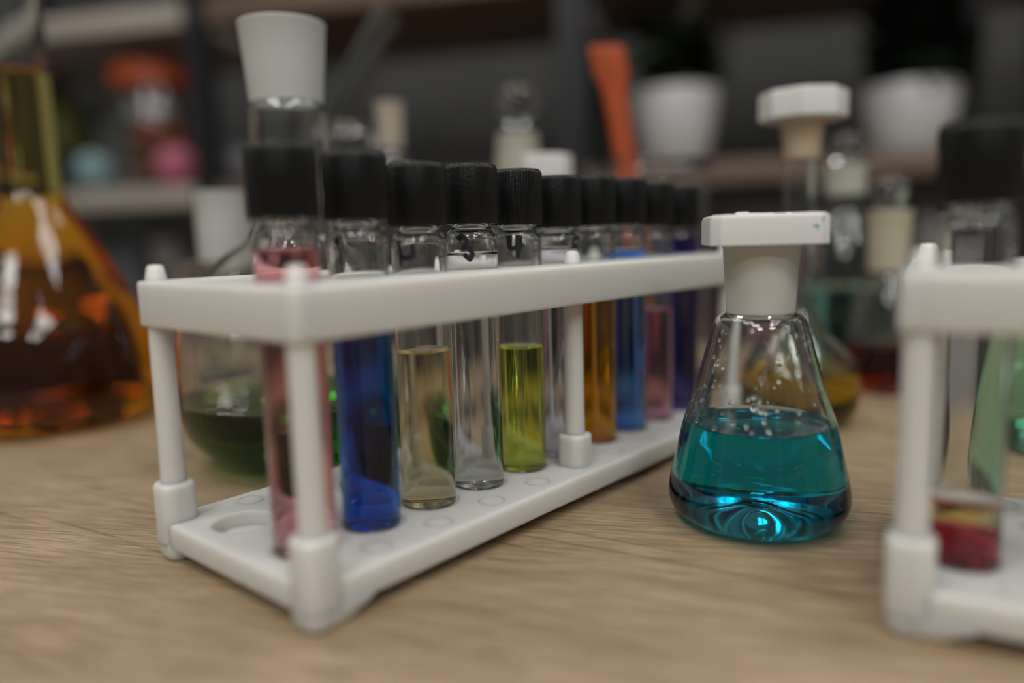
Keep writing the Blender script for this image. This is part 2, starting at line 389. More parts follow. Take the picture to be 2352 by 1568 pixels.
def make_vial(name, label, x, y, top, liquids, digit=None, dang=0.0, seat=ZV, group='black-capped vials in the white rack', mound=None):
    t = thing(name, label, 'vial', (x, y, seat), 0, group)
    H = top - seat; zc = H - 0.0186                                  # cap underside
    sh = zc - 0.0062
    outer = [(0, 0.0001), (VR - 0.0008, 0.0), (VR - 0.0002, 0.0002), (VR, 0.0007), (VR, sh)] + \
            [(VR - 0.0016 * (1 - math.cos(a)), sh + 0.0044 * math.sin(a)) for a in (0.4, 0.8, 1.15, 1.4, 1.57)] + [(0.0064, sh + 0.0048), (0.0064, zc + 0.0135)]
    inup = [(0, 0.0007), (VR - VW - 0.0006, 0.0007), (VR - VW - 0.0002, 0.0009), (VR - VW, 0.0014), (VR - VW, sh - 0.0005)] + \
           [(VR - VW - 0.0016 * (1 - math.cos(a)) - 0.0001, sh + 0.0036 * math.sin(a)) for a in (0.4, 0.8, 1.15, 1.4)] + [(0.0053, sh + 0.0042), (0.0053, zc + 0.0135)]
    lev = liquids[-1][0] - seat
    bm = bmesh.new(); lathe(bm, outer + [q for q in reversed(inup) if q[1] > lev + 0.0001] + [(r_at(inup, lev), lev)], 64)
    from_bm('glass_tube', bm, GLASS, t, sharp=50)
    # ribbed cap
    NR = 60
    def mod(r, z, i, k):
        if i in (4, 5, 6, 7): return r - (0.00034 if (k % 4) in (2, 3) else 0)
        return r
    R = 0.0090
    prof = [(0, 0.0172), (0.0055, 0.0172), (0.0056, 0.0), (R - 0.0003, 0.0), (R - 0.0001, 0.0012), (R, 0.0015), (R, 0.0172), (R - 0.0004, 0.0181), (R - 0.0010, 0.0186), (0, 0.0186)]
    bm = bmesh.new(); lathe(bm, prof, NR * 4, mod)
    from_bm('screw_cap', bm, BLACK, t, (0, 0, zc), 35)
    z0 = 0.0
    for j, (lv, m, men) in enumerate(liquids):
        z1 = lv - seat; last = j + 1 == len(liquids)
        lp = [q for q in inup if q[1] < z1 - 0.0001] if j == 0 else [(0, z0), (VR - VW, z0)]
        rr = r_at(inup, z1)
        lp += [(rr, z1), (rr - 0.0004, z1 - men * 0.5), (rr - 0.0012, z1 - men * 0.85), (rr - 0.0028, z1 - men), (0, z1 - men * 1.05)] if last else [(rr, z1), (0, z1)]
        bm = bmesh.new(); lathe(bm, lp, 64); o = from_bm('liquid', bm, m, t, sharp=50)
        def eta(p, z0=z0, z1=z1, men=men, last=last, j=j):
            if p.normal.z > 0.2 and p.center.z > z1 - men * 1.1 - 0.0003: return E_TOP if last else 1.0001
            if j and p.normal.z < -0.5: return 1.0001
            return E_WALL
        set_eta(o, eta)
        z0 = z1 + 0.00002
        if len(liquids) > 1: o['label'] = ('deep magenta red liquid layer', 'pale yellow liquid layer')[j]
    if digit:
        base_a = math.atan2(-y, -x) + dang                           # faces the lens, turned by dang
        bm = strokes(DIG[digit], VR, top - 0.0186 - 0.0074 - seat, base_a, 0.0080, 0.0014)
        o = from_bm('number_mark', bm, INK, t, sharp=None); o['label'] = 'handwritten black number'
    return t
LQ = {
 'pink': liquid_mat('rose_liquid', (0.94, 0.42, 0.46), 0.014), 'blue': liquid_mat('deep_blue_liquid', (0.001, 0.14, 0.88), 0.014),
 'straw': liquid_mat('straw_liquid', (0.98, 0.88, 0.58), 0.014), 'clear': liquid_mat('clear_liquid', (0.98, 0.98, 0.999), 0.014),
 'lime': liquid_mat('lime_liquid', (0.82, 0.93, 0.12), 0.014), 'lav': liquid_mat('lavender_liquid', (0.90, 0.90, 0.999), 0.014),
 'amber': liquid_mat('amber_liquid', (0.92, 0.40, 0.005), 0.014), 'royal': liquid_mat('royal_blue_liquid', (0.12, 0.36, 0.98), 0.014),
 'mauve': liquid_mat('mauve_liquid', (0.94, 0.50, 0.74), 0.014), 'violet': liquid_mat('violet_blue_liquid', (0.10, 0.07, 0.72), 0.014),
 'magenta': liquid_mat('magenta_liquid', (0.42, 0.006, 0.03), 0.014), 'yellow': liquid_mat('pale_yellow_liquid', (0.92, 0.82, 0.42), 0.014)}
ra, rb = Vector((math.cos(R1A), math.sin(R1A), 0)), Vector((-math.sin(R1A), math.cos(R1A), 0))
VL = [('pink', .1181, .0925, 'vial of rose pink liquid nearest the rack corner, capped in black', None, 0),
      ('blue', .1177, .0755, 'vial of opaque deep blue liquid next to the rose pink one, capped in black', '1', -.62),
      ('straw', .1159, .0606, 'vial half filled with pale straw liquid between the deep blue and clear ones', '2', -.50),
      ('clear', .1167, .0890, 'clear liquid vial in sharp focus with a handwritten 3 under its black cap', '3', -.18),
      ('lime', .1163, .0561, 'vial of lime green liquid with a handwritten 4 under its black cap', '4', -.04),
      ('lav', .1151, .0893, 'clear faintly lavender vial partly hidden behind the middle rack post', '5', .95),
      ('amber', .1157, .0745, 'vial of amber orange liquid just beyond the middle rack post', None, 0),
      ('royal', .1159, .0871, 'vial of royal blue liquid right after the amber one', None, 0),
      ('mauve', .1152, .0611, 'vial of mauve pink liquid, last but one in the row of ten', None, 0),
      ('violet', .1144, .0918, 'vial of dark violet blue liquid at the far end of the row', None, 0)]
for k, (c, top, lev, lab, dg_, an) in enumerate(VL):
    p = R1 + ra * (RS0 + RP * k) + rb * RQ
    make_vial('vial', lab, p.x, p.y, top, [(lev, LQ[c], 0.0010)], dg_, an)
r2a, r2b = Vector((math.cos(R2A), math.sin(R2A), 0)), Vector((-math.sin(R2A), math.cos(R2A), 0))
p = R2 + r2a * RS0 + r2b * RQ
make_vial('vial', 'black-capped vial with a magenta red layer under a thin pale yellow layer', p.x, p.y, 0.1165,
          [(0.0212, LQ['magenta'], 0.0), (0.0285, LQ['yellow'], 0.0020)])

# ------------------------------------------------------------------ flasks
def shell(t, prof, wall, name='glass_body', m=None, seg=72, level=None, dome=False):
    """glass shell from an outer profile; the profile starts on the axis"""
    inn = inset(prof, wall)
    inn = [(r, z) for r, z in inn]
    z_floor = prof[0][1] + wall * 1.3
    inn = [(r, z if dome else max(z, z_floor)) for r, z in inn if r > 0.0015]
    if dome: z_floor = prof[0][1] + wall; inn[0:0] = [(0.0008, z_floor)]
    inn[-1] = (inn[-1][0], prof[-1][1])
    if level is None: body = list(prof) + list(reversed(inn)) + [(0, z_floor)]
    else: body = list(prof) + list(reversed([q for q in inn if q[1] > level + 0.0002])) + [(r_at(inn, level), level)]   # below the level the liquid's own surface is the inner wall
    bm = bmesh.new(); lathe(bm, body, seg)
    from_bm(name, bm, m or GLASS, t, sharp=60)
    return inn
def joint(t, r0, z0, r1, z1, wall=0.0022, m=None, name='ground_neck'):
    bm = bmesh.new(); lip = 0.0006
    lathe_loop(bm, [(r0, z0), (r0 + (r1 - r0) * 0.5, (z0 + z1) / 2), (r1, z1 - 0.0012), (r1 + lip * 0.4, z1 - 0.0006), (r1, z1), (r1 - wall, z1), (r1 - wall, z1 - 0.001), (r0 - wall, z0)], 64)
    from_bm(name, bm, m or FROST, t, sharp=50)
def liquid(t, inn, zl, m, men=0.0010):
    pr = [(0, inn[0][1])] + [q for q in inn if q[1] < zl - 0.0002]
    rr = r_at(inn, zl)
    pr += [(rr, zl), (rr - 0.0008, zl - men * 0.6), (rr - 0.0022, zl - men * 0.92), (rr * 0.6, zl - men), (0, zl - men)]
    bm = bmesh.new(); lathe(bm, pr, 72); o = from_bm('liquid', bm, m, t, sharp=50)
    set_eta(o, lambda p: E_TOP if (p.normal.z > 0.3 and p.center.z > zl - men - 0.0004) else E_WALL)
    return o
def stopper(t, z0, half, hgt, rplug0, rplug1, zp, rot=0.09, m=None, name='stopper', cf=0.16, bump=True):
    s = bpy.data.objects.new(name, None)
    bm = bmesh.new()
    def loop(sc_, z):
        a = half * sc_; c = half * cf
        pts = [(a, -a + c), (a, a - c), (a - c, a), (-a + c, a), (-a, a - c), (-a, -a + c), (-a + c, -a), (a - c, -a)]
        return [bm.verts.new((x * math.cos(rot) - y * math.sin(rot), x * math.sin(rot) + y * math.cos(rot), z)) for x, y in pts]
    L = [loop(1.0, z0), loop(1.0, z0 + hgt - 0.0015), loop(0.985, z0 + hgt - 0.0006), loop(0.94, z0 + hgt), loop(0.90, z0 + hgt + 0.0001)]
    for a, b in zip(L[:-1], L[1:]):
        for k in range(8): bm.faces.new((a[k], a[(k + 1) % 8], b[(k + 1) % 8], b[k]))
    bm.faces.new(list(reversed(L[0]))); bm.faces.new(L[-1])
    lathe(bm, [(0, zp), (rplug0, zp), (rplug1, z0 + 0.0005), (0, z0 + 0.0005)], 48)
    o = from_bm(name, bm, m or CAPW, t, sharp=25)
    if bump:
        bm = bmesh.new(); zt = z0 + hgt
        for (cx, cy, rx, ry, h) in ((-0.0035, -0.004, 0.0042, 0.003, 0.0006), (-0.006, -0.003, 0.0022, 0.002, 0.0010), (0.0005, -0.005, 0.0028, 0.0018, 0.0005), (0.0075, -0.004, 0.0009, 0.0008, 0.0005)):
            lathe(bm, [(0, zt - 0.0001), (1, zt - 0.0001), (0.93, zt + h * 0.7), (0.75, zt + h), (0.3, zt + h * 0.8), (0, zt + h)], 18,
                  lambda r, z, i, k: r * (1 + 0.12 * math.sin(k * 2.3 + cx * 900)))
            for v in bm.verts:
                if not v.tag: v.co.x = v.co.x * rx + cx; v.co.y = v.co.y * ry + cy; v.tag = True
        from_bm('moulding_scar', bm, m or CAPW, o, sharp=40)
    return o

# --- teal flask (sharp, front)
TX, TY = 0.0789, 0.2436
t = thing('conical_flask', 'small conical flask of teal liquid with droplets on its wall and a white stopper', 'flask', (TX, TY, 0), math.radians(-14))
pr = [(0, 0.0050), (0.002, 0.0049), (0.004, 0.0043), (0.0065, 0.0030), (0.009, 0.0018), (0.0125, 0.0006)] + spl([(0.0165, 0.0000), (0.0215, 0.0006), (0.0262, 0.0032), (0.0284, 0.0078), (0.0279, 0.0140), (0.0262, 0.0215), (0.0238, 0.0325), (0.0212, 0.0405), (0.0186, 0.0494), (0.0165, 0.0570), (0.0153, 0.0620), (0.0141, 0.0655), (0.0124, 0.0674), (0.0107, 0.0680)], 5)
inn = shell(t, pr, 0.0013, level=0.0330, dome=True)
TINN = inn
liquid(t, inn, 0.0330, liquid_mat('teal_liquid', (0.0003, 0.52, 0.72), 0.045), 0.0011)
joint(t, 0.0105, 0.0678, 0.0117, 0.0893)
st = stopper(t, 0.0893, 0.0170, 0.0090, 0.0082, 0.0094, 0.0682)
bm = bmesh.new()
def mark(bm, pts, wdt):
    prev = None
    for i, (x, z) in enumerate(pts):
        a = pts[max(i - 1, 0)]; b = pts[min(i + 1, len(pts) - 1)]; tx, tz = b[0] - a[0], b[1] - a[1]; L = math.hypot(tx, tz) or 1
        nx, nz = -tz / L * wdt, tx / L * wdt
        q = [bm.verts.new((x + nx * s, yy, z + nz * s)) for s in (-1, 1) for yy in (-0.01695, -0.01706)]
        if prev:
            for f in ((prev[1], prev[3], q[3], q[1]), (prev[0], q[0], q[2], prev[2]), (prev[0], prev[1], q[1], q[0]), (prev[2], q[2], q[3], prev[3])): bm.faces.new(f)
        prev = q
for pts, wd_ in (([(0.0150, 0.0973), (0.0158, 0.0980)], 0.00013), ([(0.0143, 0.0956), (0.0144, 0.0969)], 0.00018),
                 ([(0.0117, 0.0941), (0.0122, 0.0945), (0.0127, 0.0948), (0.0132, 0.0943)], 0.00022), ([(0.0127, 0.0948), (0.0130, 0.0933)], 0.00016)): mark(bm, pts, wd_)
o = from_bm('ink_marks', bm, INKB, st, sharp=None); o.rotation_euler = (0, 0, 0.09); o['label'] = 'small blue pen strokes'
# droplets on the inner wall
def drop_mesh(sx, sz):
    bm = bmesh.new(); lathe(bm, [(0, -0.12), (0.6, -0.12), (0.92, -0.02), (1.0, 0.12), (0.9, 0.38), (0.62, 0.62), (0.3, 0.74), (0, 0.78)], 14)
    for v in bm.verts: v.co = Vector((v.co.x * sx, v.co.y * sz * (1 + 0.25 * (v.co.y < 0)), v.co.z * min(sx, sz)))
    bmesh.ops.recalc_face_normals(bm, faces=bm.faces)
    me = bpy.data.meshes.new('droplet'); bm.to_mesh(me); bm.free(); me.materials.append(WATER); me.shade_smooth(); return me
dm = [drop_mesh(0.00032, 0.00034), drop_mesh(0.00060, 0.00070), drop_mesh(0.0010, 0.0012), drop_mesh(0.0005, 0.0015), drop_mesh(0.0012, 0.0006)]
for i in range(110):
    z = 0.0338 + 0.031 * random.random() ** 2.0
    a = random.uniform(-PI * 0.98, -0.02) if random.random() < 0.8 else random.uniform(0.2, 2.9)
    r = r_at(TINN, z); me = random.choice(dm[:1] * 5 + dm[1:2] * 4 + dm[2:])
    n = Vector((-math.cos(a), -math.sin(a), -0.35)).normalized()
    yv = (Vector((0, 0, 1)) - n * n.z).normalized(); xv = yv.cross(n)
    o = bpy.data.objects.new('droplet', me); C.objects.link(o); o.parent = t
    o.matrix_local = Matrix.Translation((r * math.cos(a), r * math.sin(a), z)) @ Matrix((xv, yv, n)).transposed().to_4x4()

# --- big orange flask, left
t = thing('conical_flask', 'large flask full of orange liquid up into its tall neck', 'flask', (-0.2560, 0.4215, 0))
pr = [(0, 0.006), (0.01, 0.0052), (0.022, 0.0028), (0.036, 0.0006)] + spl([(0.044, 0.0), (0.0505, 0.0022), (0.0555, 0.009), (0.0572, 0.020), (0.0560, 0.034), (0.0522, 0.052), (0.0440, 0.0700), (0.0353, 0.0875), (0.0265, 0.1040), (0.0190, 0.1165), (0.0162, 0.1235), (0.0152, 0.133), (0.0150, 0.160), (0.0148, 0.200), (0.0148, 0.232)], 5) + [(0.0165, 0.2335), (0.0170, 0.235)]
inn = shell(t, pr, 0.0016, level=0.1870, dome=True); liquid(t, inn, 0.1870, liquid_mat('orange_liquid', (0.82, 0.30, 0.001), 0.10), 0.0012)

t = thing('added_bowl', 'added low dark brown dish behind the big orange flask, darkening the view through its liquid', 'added_bowl', (-0.335, 0.553, 0))  # added dark dish, hidden by the flask; refracts into the dark arch in its liquid
bm = bmesh.new(); lathe(bm, [(0, 0), (0.020, 0), (0.027, 0.004), (0.032, 0.011), (0.034, 0.019), (0.031, 0.019), (0.029, 0.012), (0.025, 0.006), (0.018, 0.003), (0, 0.003)], 48)
from_bm('added_bowl_wall', bm, mat('added_bowl_dark', (0.020, 0.012, 0.010), 0.4), t, sharp=50)
# --- round flask with green liquid, behind the rack
t = thing('round_flask', 'round flask of dark green liquid with open frosted mouth, behind the long rack', 'flask', (-0.0915, 0.3340, 0))
pr = [(0, 0.006), (0.006, 0.0052), (0.014, 0.0026), (0.022, 0.0006)] + spl([(0.028, 0.0), (0.036, 0.0026), (0.0462, 0.0110), (0.0515, 0.0220), (0.0532, 0.0350), (0.0522, 0.0500), (0.0482, 0.0655), (0.0410, 0.0785), (0.0300, 0.0890), (0.0205, 0.0955), (0.0175, 0.1020), (0.0169, 0.1100), (0.0168, 0.1300), (0.0167, 0.1440), (0.0163, 0.1485), (0.0152, 0.1508), (0.0146, 0.1516)], 5)
inn = shell(t, pr, 0.0015, level=0.0300, dome=True); liquid(t, inn, 0.0300, liquid_mat('green_liquid', (0.015, 0.20, 0.005), 0.09), 0.001)
joint(t, 0.0149, 0.1512, 0.0176, 0.1830, 0.002, FROST_W)

# --- small empty conical flask with frosted neck
t = thing('conical_flask', 'small empty conical flask with a grey frosted neck between the orange and green flasks', 'flask', (-0.1600, 0.4400, 0))
pr = [(0, 0.0015), (0.02, 0.0006)] + spl([(0.026, 0.0), (0.031, 0.0022), (0.0335, 0.008), (0.0330, 0.020), (0.0300, 0.036), (0.0240, 0.056), (0.0185, 0.072), (0.0160, 0.080), (0.0148, 0.085)], 5)
shell(t, pr, 0.0014); joint(t, 0.0148, 0.085, 0.0152, 0.123, 0.002, FROST_W)

# --- volumetric flask with yellow liquid
def volumetric(label, X, Y, s, zneck, ztop, rn, rb_, m, zl, frost, rj, cap, rot=0.5):
    t = thing('volumetric_flask', label, 'flask', (X, Y, 0))
    pr = [(0, 0.002), (0.008 * s, 0.0014)] + spl([(0.016 * s, 0.0), (rb_ * 0.80, 0.0016), (rb_ * 0.95, 0.0075 * s), (rb_, 0.0165 * s), (rb_ * 0.93, 0.0275 * s), (rb_ * 0.70, 0.0370 * s), (rb_ * 0.44, 0.0450 * s), (rn * 1.12, 0.0540 * s), (rn, 0.0600 * s), (rn, 0.090 * s), (rn, zneck)], 5)
    inn = shell(t, pr, 0.0012, level=zl if m else None)
    if m: liquid(t, inn, zl, m)
    joint(t, rn, zneck, rj, ztop, 0.0018, frost)
    if cap: stopper(t, ztop - 0.0005, cap, 0.0125, rn - 0.0022, rj - 0.002, zneck + 0.004, rot, cf=0.56, bump=False)
    return t
volumetric('slim-necked flask of yellow liquid with a broad white stopper on a peach neck', 0.1390, 0.3723, 1.0, 0.1264, 0.1450, 0.0080, 0.0290,
           liquid_mat('yellow_liquid', (0.52, 0.34, 0.003), 0.05), 0.0262, FROST_P, 0.0102, 0.0180, 0.06)
# white-stoppered flask hidden behind the caps
volumetric('flask behind the lime vial, only its white stopper head clear above the caps', 0.0199, 0.4200, 0.88, 0.108, 0.124, 0.0075, 0.0245,
           None, 0, FROST, 0.0095, 0.0135, 0.3)

# --- red-brown flask
t = thing('conical_flask', 'conical flask with a shallow red-brown liquid and a beige frosted neck', 'flask', (0.2170, 0.4447, 0))
pr = [(0, 0.0016), (0.012, 0.0006)] + spl([(0.018, 0.0), (0.0235, 0.0018), (0.0262, 0.0065), (0.0256, 0.0140), (0.0230, 0.026), (0.0190, 0.042), (0.0150, 0.056), (0.0122, 0.064), (0.0108, 0.069)], 5)
inn = shell(t, pr, 0.0012, level=0.0262); liquid(t, inn, 0.0262, liquid_mat('red_brown_liquid', (0.20, 0.012, 0.002), 0.04))
joint(t, 0.0106, 0.069, 0.0118, 0.103, 0.002, mat('beige_frost', (0.72, 0.66, 0.50), 0.55, Transmission_Weight=0.35))
bm = bmesh.new(); lathe(bm, [(0, 0.104), (0.006, 0.104), (0.0085, 0.108), (0.0098, 0.114), (0.009, 0.119), (0.005, 0.1215), (0, 0.122)], 32)
from_bm('glass_stopper', bm, GLASS_OLD, t, sharp=60)
# --- teal stock bottle behind
t = thing('reagent_bottle', 'glass bottle of pale teal liquid with a ground glass stopper, behind the yellow flask', 'bottle', (0.2175, 0.5060, 0))
pr = [(0, 0.0015), (0.02, 0.0005)] + spl([(0.026, 0.0), (0.0298, 0.0025), (0.0300, 0.010), (0.0298, 0.035), (0.0290, 0.055), (0.0265, 0.075), (0.0205, 0.092), (0.0150, 0.101), (0.0128, 0.106), (0.0124, 0.115)], 5)
inn = shell(t, pr, 0.0014, level=0.0560); liquid(t, inn, 0.0560, liquid_mat('pale_teal_liquid', (0.30, 0.80, 0.66), 0.055))
joint(t, 0.0124, 0.115, 0.0128, 0.133, 0.002, mat('sage_frost', (0.66, 0.68, 0.58), 0.55, Transmission_Weight=0.4))
bm = bmesh.new(); lathe(bm, [(0, 0.134), (0.0075, 0.134), (0.0072, 0.137), (0.0100, 0.140), (0.0118, 0.145), (0.0108, 0.151), (0.006, 0.1535), (0, 0.154)], 36)
from_bm('glass_stopper', bm, GLASS_OLD, t, sharp=60)
# --- mint flask far right
t = thing('conical_flask', 'large flask of mint green liquid behind the second rack, cut by the photo edge', 'flask', (0.2370, 0.3200, 0))
pr = [(0, 0.002), (0.02, 0.0008)] + spl([(0.028, 0.0), (0.0345, 0.003), (0.0370, 0.010), (0.0362, 0.020), (0.0338, 0.032), (0.0300, 0.046), (0.0240, 0.064), (0.0175, 0.082), (0.0140, 0.092), (0.0132, 0.100), (0.0130, 0.115)], 5)
inn = shell(t, pr, 0.0014, level=0.0640); liquid(t, inn, 0.0640, liquid_mat('mint_liquid', (0.36, 0.86, 0.66), 0.065))

# --- beaker, cylinder, ball-stopper bottle, tube, orange spatula
def beaker(name, label, cat, X, Y, r, h, wall=0.0014, spout=True):
    t = thing(name, label, cat, (X, Y, 0))
    pr = [(0, 0.0006), (r * 0.7, 0.0003)] + spl([(r - 0.004, 0.0), (r - 0.0012, 0.0010), (r, 0.004), (r, h * 0.5), (r, h - 0.004), (r + 0.0005, h - 0.0014), (r + 0.0018, h)], 4)
    shell(t, pr, wall); return t
beaker('beaker', 'tall glass beaker behind the far vials holding an orange spatula', 'beaker', 0.0936, 0.5050, 0.0370, 0.138)
t = thing('spatula', 'orange plastic spatula standing in the glass beaker behind the vials', 'spatula', (0, 0, 0))
p0, p1, p2, p3 = at(1392, 112, 0.500), at(1412, 210, 0.502), at(1440, 390, 0.505), at(1478, 760, 0.512)
def flat_blade(bm, pts, ws, th):
    rings = []
    for p, w_ in zip(pts, ws):
        rings.append([bm.verts.new(p + Vector((sx * w_, sy * th, 0))) for sx, sy in ((-1, -0.4), (-0.8, -1), (0.8, -1), (1, -0.4), (1, 0.4), (0.8, 1), (-0.8, 1), (-1, 0.4))])
    for a, b in zip(rings[:-1], rings[1:]):
        for k in range(8): bm.faces.new((a[k], b[k], b[(k + 1) % 8], a[(k + 1) % 8]))
    bm.faces.new(rings[0]); bm.faces.new(list(reversed(rings[-1])))
ORG = mat('orange_plastic', (0.46, 0.085, 0.022), 0.4, Subsurface_Weight=0.2, Subsurface_Scale=0.003)
bm = bmesh.new(); flat_blade(bm, [p0 + Vector((0, 0, 0.002)), p0, p0.lerp(p1, 0.6), p1], [0.0088, 0.0108, 0.0104, 0.0078], 0.0022)
from_bm('blade', bm, ORG, t, sharp=35)
bm = bmesh.new(); flat_blade(bm, [p1 + (p0 - p1) * 0.1, p1.lerp(p2, 0.4), p2, p3], [0.0080, 0.0070, 0.0068, 0.0060], 0.0030)
from_bm('handle', bm, ORG, t, sharp=35)
t = thing('dropping_bottle', 'stoppered glass bottle with a round ball stopper against the dark panel', 'bottle', (0.0070, 0.5000, 0))
pr = [(0, 0.0015), (0.02, 0.0005)] + spl([(0.026, 0.0), (0.0295, 0.003), (0.0300, 0.010), (0.0300, 0.060), (0.0290, 0.085), (0.0230, 0.105), (0.0165, 0.116), (0.0150, 0.122), (0.0147, 0.128)], 5)
shell(t, pr, 0.0015); joint(t, 0.0147, 0.128, 0.0130, 0.158, 0.002, mat('cream_frost', (0.74, 0.70, 0.60), 0.5, Transmission_Weight=0.5))
bm = bmesh.new()
lathe(bm, [(0, 0.158), (0.0065, 0.158), (0.0060, 0.163)] + [(0.0132 * math.sin(a), 0.1760 - 0.0132 * math.cos(a)) for a in [0.5 + i * 0.264 for i in range(10)]] + [(0, 0.1892)], 40)
from_bm('ball_stopper', bm, GLASS_OLD, t, sharp=60)
# frosted-neck flask
t = thing('conical_flask', 'clear conical flask with a cream frosted neck just behind the second and third vial caps', 'flask', (-0.0774, 0.5300, 0))
pr = [(0, 0.0015), (0.018, 0.0005)] + spl([(0.024, 0.0), (0.0295, 0.0025), (0.0315, 0.009), (0.0310, 0.040), (0.0305, 0.085), (0.0285, 0.110), (0.0225, 0.130), (0.0140, 0.143), (0.0095, 0.150), (0.0085, 0.154)], 5)
shell(t, pr, 0.0015); joint(t, 0.0085, 0.154, 0.0095, 0.184, 0.002, mat('sand_frost', (0.70, 0.62, 0.52), 0.5, Transmission_Weight=0.45))
beaker('measuring_cylinder', 'clear glass measuring cylinder standing behind the second vial cap', 'cylinder', -0.0925, 0.4650, 0.0172, 0.160)
beaker('beaker', 'low glass beaker behind the small frosted flask with a long glass tube leaning in it', 'beaker', -0.2130, 0.5400, 0.0300, 0.080)
t = thing('glass_tube', 'thick glass tube slanting up to the right behind the frosted flask mouth', 'tube', (0, 0, 0))
q0, q1 = Vector((-0.2225, 0.5400, 0.0110)), at(893, 25, 0.5450)
dv = (q1 - q0).normalized(); Lt = (q1 - q0).length
bm = bmesh.new()
lathe(bm, [(0, 0), (0.006, 0.0006), (0.0092, 0.003), (0.0095, 0.006), (0.0095, Lt), (0.0078, Lt), (0.0078, 0.007), (0.006, 0.0035), (0, 0.0025)], 36)
o = from_bm('tube_wall', bm, GLASS_OLD, t, sharp=60)
t.location = q0; t.rotation_mode = 'QUATERNION'; t.rotation_quaternion = dv.to_track_quat('Z', 'Y')

# ------------------------------------------------------------------ shelving behind
P0 = Vector((0.097, 1.20, 0)); ux, uy = Vector((cu, su, 0)), Vector((-su, cu, 0))
sh = thing('shelving_unit', 'open shelving of black metal uprights and wooden boards along the dark wall', 'shelving', P0, YAW)
def zfront(px, py):
    """height of the shelf front plane point seen at a pixel"""
    d = ray(px, py); n = uy; k = (P0 - Vector((0, 0, CAMH))).dot(n) / d.dot(n); return CAMH + d.z * k, (d * k - P0 + Vector((0, 0, CAMH))).dot(ux)
ZL1 = (zfront(1650, 362)[0] + zfront(300, 437)[0]) / 2; ZL0 = ZL1 - 0.033
ZU0 = 0.008 + (zfront(450, 50)[0] + zfront(1000, 22)[0]) / 2
print('shelf', ZL1, zfront(1650, 362), zfront(300, 437), ZU0, zfront(450, 50), zfront(1000, 22))
US = (-1.27, -0.636, 0.0, 0.640, 1.27)
D = 0.34
for u in US:
    for v in (0.0, D): prim_box('upright', u - 0.019, u + 0.019, v, v + 0.03, -0.75, 0.95, METAL, sh)
for i, (a, b) in enumerate(zip(US[:-1], US[1:])):
    for (z0, z1) in ((ZL0, ZL1), (ZU0, ZU0 + 0.035), (ZL0 - 0.36, ZL0 - 0.33)):
        o = prim_box('shelf_board', a + 0.0195, b - 0.0195, 0.004, D + 0.026, z0, z1, BOARD_P if i == 0 else BOARD, sh, rc=0.002)
def S(px, v, z):
    """point on the shelf: seen at pixel column px, v metres behind the front edge, height z"""
    dd = ray(px, 380); a = dd.x / dd.y; base = P0 + uy * v; u = (a * base.y - base.x) / (ux.x - a * ux.y)
    p = base + ux * u; return Vector((p.x, p.y, z))
E0 = 0.0004
def pot(label, px, v, r0, r1, h, group=None):
    p = S(px, v, ZL1 + E0)
    t = thing('potted_plant', label, 'plant', p, 0, group)
    bm = bmesh.new(); lathe(bm, [(0, 0), (r0 - 0.004, 0), (r0, 0.003), ((r0 + r1) / 2 + 0.002, h * 0.5), (r1, h - 0.002), (r1 - 0.001, h), (r1 - 0.006, h), (r1 - 0.007, h - 0.012), (0, h - 0.012)], 48)
    from_bm('pot', bm, POT, t, sharp=50)
    bm = bmesh.new(); lathe(bm, [(0, h - 0.012), (r1 - 0.008, h - 0.012), (r1 - 0.012, h - 0.006), (0, h - 0.003)], 24)
    from_bm('soil', bm, SOIL, t)
    return t, p, h
def leaf_mesh(L, W):
    bm = bmesh.new(); rows = []
    for i in range(6):
        s = i / 5; w_ = W * math.sin(PI * (0.08 + 0.90 * s)) ** 0.8 * 0.5; z = -0.25 * L * s * s
        rows.append([bm.verts.new((L * s, -w_, z + 0.18 * w_)), bm.verts.new((L * s, 0, z)), bm.verts.new((L * s, w_, z + 0.18 * w_))])
    for a, b in zip(rows[:-1], rows[1:]):
        bm.faces.new((a[0], b[0], b[1], a[1])); bm.faces.new((a[1], b[1], b[2], a[2]))
    r = bmesh.ops.solidify(bm, geom=bm.faces[:], thickness=0.0006)
    bmesh.ops.recalc_face_normals(bm, faces=bm.faces)
    me = bpy.data.meshes.new('leaf'); bm.to_mesh(me); bm.free(); me.shade_smooth(); return me
def foliage(t, h, n, spread, height, mat_, L=0.055, W=0.03, zmin=0.0):
    me = leaf_mesh(L, W); me.materials.append(mat_)
    for i in range(n):
        a = random.uniform(0, 2 * PI); rr = spread * math.sqrt(random.random()); zz = h + zmin + height * random.random()
        tilt = random.uniform(-1.0, 0.7); s = random.uniform(0.7, 1.3)
        o = bpy.data.objects.new('leaf', me); C.objects.link(o); o.parent = t
        o.location = (rr * 0.6 * math.cos(a), rr * 0.6 * math.sin(a), zz); o.rotation_euler = (random.uniform(-0.4, 0.4), tilt, a + random.uniform(-0.5, 0.5)); o.scale = (s, s, s)
    bm = bmesh.new()
    for i in range(9):
        a = i * 0.7; e = Vector((spread * 0.5 * math.cos(a), spread * 0.5 * math.sin(a), h + zmin + height * 0.8))
        tube(bm, [(0.004 * math.cos(a), 0.004 * math.sin(a), h - 0.008), (e.x * 0.35, e.y * 0.35, (h + e.z) * 0.5), e], [0.0022, 0.0018, 0.001], 7)
    from_bm('stems', bm, LEAF, t)
t, p, h = pot('green plant with pale blossoms in a white pot, left of the white stopper', 1552, 0.13, 0.050, 0.068, 0.122)
foliage(t, h, 110, 0.075, 0.085, LEAF, 0.05, 0.03, 0.015)
BL = mat('pale_petal', (0.62, 0.62, 0.60), 0.6); pm_ = leaf_mesh(0.034, 0.026); pm_.materials.append(BL)
